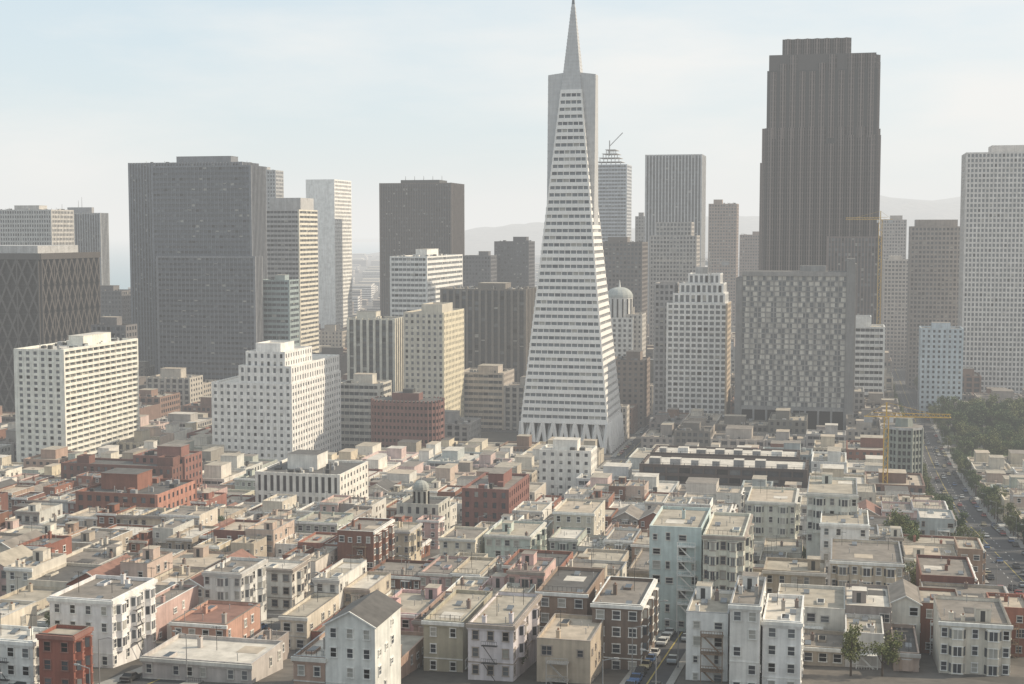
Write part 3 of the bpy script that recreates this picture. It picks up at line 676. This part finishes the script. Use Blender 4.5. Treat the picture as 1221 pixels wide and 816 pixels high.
for ci in range(len(NS)-1):
    A0,A1=NS[ci]+9,NS[ci+1]-9
    if NS[ci]==50: A0=64
    if NS[ci+1]==50: A1=36
    S_list=[140]+EW
    for S0_,S1_ in zip(S_list,S_list[1:]):
        S0,S1=S0_+7.5,S1_-7.5
        if S1<570:
            spans=[(A0,A1)]
            if A0<-31<A1: spans=[(A0,-36),(-26,A1)]
            for (b0,b1) in spans:
                mid=(S0+S1)/2+random.uniform(-4,4)
                for row,(r0,r1,kN) in enumerate(((S0,mid-2,'front'),(mid+2,S1,'back'))):
                    a=b0
                    while a<b1-5:
                        w=random.choice((5.5,6.5,7.5,7.5,8.5,10,13)); w=min(w,b1-a)
                        last=a+w>=b1-5
                        if last: w=b1-a
                        if vis(a+w/2,r0):
                            dp=random.uniform(12,18)
                            gap=random.choice((0,2,4,6))
                            if kN=='front': parts=[(r0,r0+dp,'front',1,False),(r0+dp,r1-gap,'back',random.choice((.65,.8,1)),True)]
                            else: parts=[(r0+gap,r1-dp,'back',random.choice((.65,.8,1)),True),(r1-dp,r1,'back',1,False)]
                            for (t0,t1,k2,wf,low) in parts:
                                if not hit(a,a+w*wf,t0,t1): addhouse(a,t0,w*wf,t1,S0,k2,last,low)
                                else:
                                    t=t0
                                    while t<t1-7:
                                        e=t+7
                                        if not hit(a,a+w*wf,t,e):
                                            while e+2<t1 and not hit(a,a+w*wf,t,e+2): e+=2
                                            addhouse(a,t,w*wf,e,S0,k2,last,low); t=e+.5
                                        else: t+=2
                        a+=w
        else:
            a=A0
            while a<A1-8:
                w=random.uniform(12,28) if S1<765 else random.uniform(16,34); w=min(w,A1-a)
                if A1-(a+w)<10: w=A1-a
                t=S0
                while t<S1-8:
                    d=random.uniform(16,34); d=min(d,S1-t)
                    if S1-(t+d)<10:d=S1-t
                    if vis(a+w/2,t) and not hit(a,a+w,t,t+d):
                        x,y=g2w(a+w/2,t); 
                        if S1<765: hh=random.choice((7,9,10,12,14,8))
                        elif S1<860: hh=random.choice((9,12,16,20))
                        else: hh=random.choice((16,22,28,36,20))
                        if -262<a<-60 and 560<S0<770: hh=random.choice((5,6,7,8,9))
                        if a>40 and S1<1100: hh=random.choice((8,10,12,14)) if S1>765 else random.choice((6,8,9))
                        park = (50<a<190 and 765<t<955)
                        if not park:
                            g=gz(x,y)-3; c=shade(random.choice(PAL+[(.24,.12,.09),(.27,.17,.13),(.3,.27,.24),(.24,.11,.08)]) if S1<765 else random.choice([(.32,.28,.25),(.48,.43,.37),(.2,.18,.16),(.58,.53,.47),(.28,.18,.14),(.38,.36,.34)]))
                            mb=MB(); volume(mb,0,w-.8,0,d-.8,0,hh+3,random.choice(FSTY),random.choice(('punch','grid','plain')),wall(c),rnd=.3)
                            X,Y=g2w(a,t); mb.obj('commercial_building',(X,Y,g)); cnt+=1
                    t+=d
                a+=w
print('filled',cnt)
# ------------------------------------------------------------ ground
def axis(segs):
    out=[];
    for a,b,st in segs:
        n=max(1,round((b-a)/st)); out+=[a+(b-a)*i/n for i in range(n)]
    out.append(segs[-1][1]); return out
xs=axis([(-30000,-6000,2000),(-6000,-1400,400),(-1400,-640,40),(-640,-600,10),(-600,600,60),(600,6000,180),(6000,30000,2000)])
ys=axis([(-3000,0,100),(0,900,5),(900,2600,100),(2600,7000,200),(7000,16000,250),(16000,60000,4000)])
gm=bpy.data.materials.new('city_ground'); gm.use_nodes=True; nt=gm.node_tree; b=nt.nodes['Principled BSDF']; b.inputs['Roughness'].default_value=.95
tc=nn(nt,'ShaderNodeNewGeometry'); vo=nn(nt,'ShaderNodeTexVoronoi'); vo.inputs['Scale'].default_value=.03; nt.links.new(tc.outputs['Position'],vo.inputs['Vector'])
no=nn(nt,'ShaderNodeTexNoise'); no.inputs['Scale'].default_value=.4; no.inputs['Detail'].default_value=8; nt.links.new(tc.outputs['Position'],no.inputs['Vector'])
cr=nn(nt,'ShaderNodeValToRGB'); e=cr.color_ramp.elements; e[0].color=(.07,.065,.055,1); e[1].color=(.2,.18,.16,1); nt.links.new(vo.outputs['Color'],cr.inputs[0])
mx=nn(nt,'ShaderNodeMix',data_type='RGBA',blend_type='MULTIPLY'); mx.inputs[0].default_value=.7; nt.links.new(cr.outputs[0],mx.inputs[6]); nt.links.new(no.outputs['Fac'],mx.inputs[7]); nt.links.new(mx.outputs[2],b.inputs['Base Color'])
mb=MB(); nx,ny=len(xs),len(ys)
mb.v=[(x,y,gz(x,y)) for y in ys for x in xs]
mb.f=[(j*nx+i,j*nx+i+1,(j+1)*nx+i+1,(j+1)*nx+i) for j in range(ny-1) for i in range(nx-1)]
mb.sl=[gm]; mb.m=[0]*len(mb.f); mb.obj('ground',yaw=0)
wmat=bpy.data.materials.new('bay_water'); wmat.use_nodes=True; nt=wmat.node_tree; b=nt.nodes['Principled BSDF']; b.inputs['Base Color'].default_value=(.14,.24,.29,1); b.inputs['Roughness'].default_value=.35
tc=nn(nt,'ShaderNodeNewGeometry'); no=nn(nt,'ShaderNodeTexNoise'); no.inputs['Scale'].default_value=.05; no.inputs['Detail'].default_value=8; bp_=nn(nt,'ShaderNodeBump'); bp_.inputs['Strength'].default_value=.4; bp_.inputs['Distance'].default_value=3
nt.links.new(tc.outputs['Position'],no.inputs['Vector']); nt.links.new(no.outputs['Fac'],bp_.inputs['Height']); nt.links.new(bp_.outputs[0],b.inputs['Normal'])
mb=MB(); mb.poly([(-60000,-3000,-1),(-560,-3000,-1),(-560,16000,-1),(8000,90000,-1),(-60000,90000,-1)],wmat); mb.obj('bay_water',yaw=0)
ASP=wall((.055,.055,.058),.9,.3,.3,False,'asphalt'); SIDE=wall((.28,.27,.25),.9,.25,.5,False,'sidewalk'); LINE=wall((.7,.7,.66),.7,.2,.5,False,'road_paint'); YLINE=wall((.5,.38,.08),.7,.2,.5,False,'road_paint_yellow')
def strip(mb,fa,fb,s0,s1,off,m,step=5,ax='s',thick=0):
    n=max(1,int((s1-s0)/step))
    for i in range(n):
        p=s0+(s1-s0)*i/n;q=s0+(s1-s0)*(i+1)/n
        pts=[(fa,p),(fb,p),(fb,q),(fa,q)] if ax=='s' else [(p,fa),(p,fb),(q,fb),(q,fa)]
        P=[]
        for a,s in pts:
            x,y=g2w(a,s); P.append((x,y,gz(x,y)+off))
        mb.poly(P,m)
        if thick:
            for (a,b_) in ((0,3),(1,2)):
                pa,pb=P[a],P[b_]; mb.poly([pa,pb,(pb[0],pb[1],pb[2]-thick),(pa[0],pa[1],pa[2]-thick)],m)
for c in NS[1:-1]+[-31]:
    s0,s1=(150,1500) if c!=-31 else (150,560)
    hwid=5.5 if c!=-31 else 3.2
    if c==50: s1=2600; hwid=9.5
    mb=MB(); strip(mb,c-hwid,c+hwid,s0,s1,.06,ASP); mb.obj('road',yaw=0)
    mb=MB(); 
    for q in ((c-.12,c-.02),(c+.02,c+.12)): strip(mb,q[0],q[1],s0,s1,.075,YLINE)
    if c==50:
        for s in range(400,1500,9):
            for q in(-3.2,3.2): strip(mb,c+q-.08,c+q+.08,s,s+3,.075,LINE)
    mb.obj('road_marking',yaw=0)
    mb=MB()
    for k,(S0_,S1_) in enumerate(zip([150]+EW,EW)):
        if S1_>s1: break
        for sg in(-1,1): 
            e=c+sg*(hwid+ (2.8 if c!=-31 else 1.3)); strip(mb,min(c+sg*hwid,e),max(c+sg*hwid,e),S0_+6,S1_-6,.2,SIDE,thick=.16)
    mb.obj('pavement',yaw=0)
for c in EW:
    mb=MB(); strip(mb,c-4.8,c+4.8,-560,470,.09,ASP,ax='a',step=5); mb.obj('road',yaw=0)
    mb=MB(); strip(mb,c-.1,c+.1,-560,470,.105,LINE,ax='a',step=5)
    for a in NS[1:-1]:
        for k in range(6): strip(mb,c-4.5+k*1.6,c-3.7+k*1.6,a+(7.5 if a!=50 else 11),a+(10.5 if a!=50 else 14),.105,LINE,ax='a')
    mb.obj('road_marking',yaw=0)
# park lawn
LAWN=wall((.09,.12,.045),.95,.4,.2,False,'grass')
mb=MB(); strip(mb,66,180,773,852,.04,LAWN); strip(mb,66,180,867,948,.04,LAWN); mb.obj('park_lawn',yaw=0)
# ------------------------------------------------------------ trees
def leafmat(c):
    m=bpy.data.materials.new('foliage'); m.use_nodes=True; nt=m.node_tree; b=nt.nodes['Principled BSDF']; b.inputs['Roughness'].default_value=.8
    tc=nn(nt,'ShaderNodeTexCoord'); no=nn(nt,'ShaderNodeTexNoise'); no.inputs['Scale'].default_value=.9; nt.links.new(tc.outputs['Object'],no.inputs['Vector'])
    mx=nn(nt,'ShaderNodeMix',data_type='RGBA'); mx.inputs[6].default_value=(c[0]*.5,c[1]*.5,c[2]*.5,1); mx.inputs[7].default_value=(c[0]*1.8,c[1]*1.7,c[2]*1.5,1)
    nt.links.new(no.outputs['Fac'],mx.inputs[0]); nt.links.new(mx.outputs[2],b.inputs['Base Color']); return m
LV=[leafmat((.07,.10,.035)),leafmat((.10,.115,.04)),leafmat((.055,.085,.035))]
BARK=wall((.10,.075,.055))
def treemesh(h,r,k):
    mb=MB(); mb.cyl(0,0,.25,-.5,h*.55,BARK,7,.5)
    cl=[]
    for i in range(9):
        a=random.uniform(0,6.28);rr=r*random.uniform(.2,.75);z=h*random.uniform(.42,.88); p=(rr*math.cos(a),rr*math.sin(a),z); cl.append((p,r*random.uniform(.32,.5))); mb.beam((0,0,h*random.uniform(.25,.45)),p,.07,BARK)
    for p,cr_ in cl:
        for _ in range(190):
            d=Vector((random.gauss(0,1),random.gauss(0,1),random.gauss(0,.8))); d.normalize(); d*=cr_*random.uniform(.45,1.1)
            c=Vector(p)+d; n=Vector((random.gauss(0,1),random.gauss(0,1),random.gauss(0,1))).normalized(); t=n.orthogonal().normalized(); b_=n.cross(t); q=random.uniform(.14,.3)
            mb.poly([c+t*q,c+b_*q*.7,c-t*q,c-b_*q*.7],LV[k])
    o=mb.obj('tree'); me=o.data; bpy.data.objects.remove(o); return me
TM=[treemesh(random.uniform(7,10),random.uniform(2.6,3.8),i%3) for i in range(6)]
def tree(a,s,sc=1):
    x,y=g2w(a,s); o=bpy.data.objects.new('tree',random.choice(TM)); o.location=(x,y,gz(x,y)); o.rotation_euler=(0,0,random.uniform(0,6)); o.scale=(sc,sc,sc*random.uniform(.85,1.15)); coll.objects.link(o)
for i in range(70):
    tree(random.uniform(66,150),random.uniform(866,950),random.uniform(1.5,2.4))
for i in range(60):
    tree(random.uniform(66,150),random.uniform(775,850),random.uniform(1.2,1.9))
for s in range(420,1200,13):
    for sg in(-1,1):
        if random.random()<.85: tree(50+sg*11.5,s+random.uniform(-3,3),random.uniform(.8,1.3))
for (px,py,D,n,sc) in ((1072,625,430,7,1.4),(955,640,400,3,.9),(580,803,262,3,.8),(1085,655,400,5,1.2),(575,795,250,2,.7),(610,800,248,2,.6),(1120,560,560,4,1.1)):
    for i in range(n):
        X,Y,Z=at(px+random.uniform(-10,10),py,D+random.uniform(-6,6)); a,s=w2g(X,Y); 
        tree(a,s,sc)
for (a,s) in ((-60,252),(-95,345),(5,252),(-180,345),(-150,252),(20,345),(100,345),(120,435),(-20,435),(-200,435),(-300,345)):
    for _ in range(2):
        aa,ss=a+random.uniform(-4,4),s+random.uniform(-1,1)
        if not hit(aa-1,aa+1,ss-1,ss+1): tree(aa,ss,random.uniform(.7,1.0))
# ------------------------------------------------------------ cars, lamps
def carmesh(c):
    mb=MB(); body=wall(c,.3,.05,.5,False,'car_paint'); 
    prof=[(-2.3,.35),(2.3,.35),(2.35,.7),(2.2,.88),(1.15,.95),(.55,1.42),(-.95,1.45),(-1.6,.98),(-2.25,.9),(-2.35,.6)]
    n=len(prof)
    for sy in(-.86,.86): mb.poly([(x,sy*(.82 if z>1.2 else 1),z) for x,z in prof],body)
    for i in range(n):
        (x0,z0),(x1,z1)=prof[i],prof[(i+1)%n]; k0=.86*(.82 if z0>1.2 else 1);k1=.86*(.82 if z1>1.2 else 1)
        g=i in(4,6); mb.poly([(x0,-k0,z0),(x0,k0,z0),(x1,k1,z1),(x1,-k1,z1)],GK if g else body)
    for sy in(-1,1):
        mb.poly([(1.0,sy*.872,.97),(-1.4,sy*.872,.99),(-.95,sy*.75,1.38),(.5,sy*.75,1.36)],GK)
        for x in(-1.4,1.4):
            pts=[(x+.33*math.cos(t*.628),sy*.9,.33+.33*math.sin(t*.628)) for t in range(10)]; mb.poly(pts,DARK)
            pi=[(p[0],sy*.65,p[2]) for p in pts]
            for q in range(10): mb.poly([pts[q],pts[(q+1)%10],pi[(q+1)%10],pi[q]],DARK)
        mb.box(2.3,2.38,sy*.6-.15,sy*.6+.15,.58,.74,WHITE)
    mb.box(-2.42,-2.3,-.85,.85,.4,.52,METAL); mb.box(2.32,2.43,-.85,.85,.4,.52,METAL)
    o=mb.obj('parked_car'); me=o.data; bpy.data.objects.remove(o); return me
CM=[carmesh(c) for c in((.6,.6,.58),(.35,.05,.04),(.06,.12,.25),(.03,.03,.03),(.45,.38,.22),(.25,.28,.3))]
def car(a,s,ax,name='parked_car'):
    x,y=g2w(a,s); o=bpy.data.objects.new(name,random.choice(CM)); 
    y1=gz(*g2w(a,s+2));y0=gz(*g2w(a,s-2)); pit=math.atan2(y1-y0,4)
    o.location=(x,y,gz(x,y)+.1); 
    if ax=='s': o.rotation_euler=(0,-pit,math.pi/2-YAW)
    else: o.rotation_euler=(pit,0,-YAW)
    coll.objects.link(o)
for c,h_ in ((50,8.3),(-114,4.4),(-262,4.4),(-31,2.1),(190,4.4)):
    s=170
    while s<1000:
        for sg in(-1,1):
            if random.random()<.55 and not (c==-31 and s>540) and vis(c,s) and all(abs(s-q)>9 for q in EW): car(c+sg*h_,s,'s')
        if c==50 and random.random()<.5: car(c+random.choice((-1.7,1.7,5,-5)),s+3,'s','car')
        s+=6.2
for c in EW[:6]:
    a=-300
    while a<250:
        if random.random()<.4 and vis(a,c) and all(abs(a-q)>13 for q in NS+[-31]): car(a,c+random.choice((-3.6,3.6)),'a')
        a+=7
mb=MB(); mb.cyl(0,0,.11,0,8.5,METAL,8,.6); mb.cyl(0,0,.2,0,.5,METAL,8); mb.beam((0,0,8.4),(1.9,0,8.9),.05,METAL); mb.box(1.7,2.5,-.16,.16,8.8,8.97,METAL); mb.box(1.8,2.4,-.12,.12,8.75,8.8,WHITE)
o=mb.obj('street_lamp'); LM=o.data; bpy.data.objects.remove(o)
for c,h_ in((50,10.2),(-114,6),(-31,3.6)):
    for s in range(180,1000 if c!=-31 else 540,32):
        if not vis(c,s): continue
        for sg in(-1,1):
            x,y=g2w(c+sg*h_,s+(8 if sg>0 else 0)); o=bpy.data.objects.new('street_lamp',LM); o.location=(x,y,gz(x,y)+.1); o.rotation_euler=(0,0,-YAW+(math.pi if sg>0 else 0)); coll.objects.link(o)
# ------------------------------------------------------------ distant city
mb=MB(); cm=[W_(.5,.48,.45),W_(.3,.28,.26),W_(.62,.6,.58),W_(.2,.17,.15),W_(.4,.36,.33)]
def dvol(x,y,w,d,h):
    m=random.choice(cm); z=gz(x,y)
    if z<-1: return
    mb.box(x,x+w,y,y+d,z-2,z+h,m,random.choice(ROOFS))
    for k in range(int(h/4)): mb.box(x+.4,x+w-.4,y-.15,y+1,z+k*4+1.6,z+k*4+3,GD); mb.box(x+w-1,x+w+.15,y+.4,y+d-.4,z+k*4+1.6,z+k*4+3,GD)
y=1440
while y<7500:
    st=26+ (y-1440)*.022
    x=-.37*y
    while x<.4*y:
        if random.random()<.62 and x>shore(y)+8 and not(abs(w2g(x,y)[0]-50)<16 and y<2700):
            dvol(x+random.uniform(-4,4),y+random.uniform(-6,6),st*random.uniform(.4,.85),st*random.uniform(.4,.8),random.choice((7,9,12,15,20,30) if y<2600 else (7,8,10,14,22)))
        x+=st
    y+=st*1.1
mb.obj('distant_buildings',yaw=0)
# ------------------------------------------------------------ haze: marine-layer air, homogeneous absorption plus added glow standing in for scattered daylight
K=.00017
hm=bpy.data.materials.new('haze_glow'); hm.use_nodes=True; nt=hm.node_tree; nt.nodes.remove(nt.nodes['Principled BSDF'])
va=nn(nt,'ShaderNodeVolumeAbsorption'); va.inputs['Density'].default_value=K; va.inputs['Color'].default_value=(0,0,0,1)
ve=nn(nt,'ShaderNodeEmission'); ve.inputs['Color'].default_value=(.86,.86,.84,1); ve.inputs['Strength'].default_value=K
ad=nn(nt,'ShaderNodeAddShader'); nt.links.new(va.outputs[0],ad.inputs[0]); nt.links.new(ve.outputs[0],ad.inputs[1])
nt.links.new(ad.outputs[0],nt.nodes['Material Output'].inputs['Volume'])
mb=MB(); mb.box(-20000,20000,-1500,50000,-20,420,hm); o=mb.obj('haze_glow',yaw=0)
# ------------------------------------------------------------ light
az,el=math.radians(80),math.radians(33)
d=Vector((math.sin(az)*math.cos(el),math.cos(az)*math.cos(el),math.sin(el)))
L=bpy.data.lights.new('sun','SUN'); L.energy=5.0; L.angle=math.radians(.5); L.color=(1,.86,.66)
lo=bpy.data.objects.new('sun',L); lo.rotation_euler=d.to_track_quat('Z','Y').to_euler(); coll.objects.link(lo)
w=bpy.data.worlds.new('World'); scene.world=w; w.use_nodes=True; nt=w.node_tree; bg=nt.nodes['Background']
sk=nn(nt,'ShaderNodeTexSky'); sk.sky_type='NISHITA'; sk.sun_disc=False; sk.sun_elevation=el; sk.sun_rotation=az; sk.dust_density=1.2; sk.air_density=1.0; sk.ozone_density=1.0
# thin high veil everywhere, thicker soft cloud in patches, whiter toward the sun side (+X)
tc=nn(nt,'ShaderNodeTexCoord'); mp=nn(nt,'ShaderNodeMapping'); mp.inputs['Scale'].default_value=(2.2,2.2,9); nt.links.new(tc.outputs['Generated'],mp.inputs[0])
no=nn(nt,'ShaderNodeTexNoise'); no.inputs['Scale'].default_value=1.3; no.inputs['Detail'].default_value=7; no.inputs['Roughness'].default_value=.55; nt.links.new(mp.outputs[0],no.inputs['Vector'])
veil=nn(nt,'ShaderNodeMix',data_type='RGBA'); veil.inputs[0].default_value=.65; veil.inputs[7].default_value=(5.5,6.9,7.6,1); nt.links.new(sk.outputs[0],veil.inputs[6])
sp=nn(nt,'ShaderNodeSeparateXYZ'); nt.links.new(tc.outputs['Generated'],sp.inputs[0])
sx=nn(nt,'ShaderNodeMapRange'); sx.inputs[1].default_value=-.35; sx.inputs[2].default_value=.35; sx.inputs[3].default_value=-.16; sx.inputs[4].default_value=.15; nt.links.new(sp.outputs[0],sx.inputs[0])
ad2=nn(nt,'ShaderNodeMath',operation='ADD'); nt.links.new(no.outputs['Fac'],ad2.inputs[0]); nt.links.new(sx.outputs[0],ad2.inputs[1])
mr=nn(nt,'ShaderNodeMapRange'); mr.inputs[1].default_value=.38; mr.inputs[2].default_value=.68; mr.inputs[3].default_value=.05; mr.inputs[4].default_value=.85; nt.links.new(ad2.outputs[0],mr.inputs[0])
mx=nn(nt,'ShaderNodeMix',data_type='RGBA'); mx.inputs[7].default_value=(7.6,7.4,7.1,1); nt.links.new(mr.outputs[0],mx.inputs[0]); nt.links.new(veil.outputs[2],mx.inputs[6]); nt.links.new(mx.outputs[2],bg.inputs['Color'])
bg.inputs['Strength'].default_value=.13
# ------------------------------------------------------------ camera
cam=bpy.data.cameras.new('camera'); cam.lens=50; cam.sensor_width=36; cam.clip_start=1; cam.clip_end=120000
co=bpy.data.objects.new('camera',cam); co.location=(0,0,CAMZ); co.rotation_euler=(math.pi/2-PITCH,0,0); coll.objects.link(co); scene.camera=co
scene.view_settings.view_transform='Standard'; scene.view_settings.look='None'; scene.view_settings.exposure=0
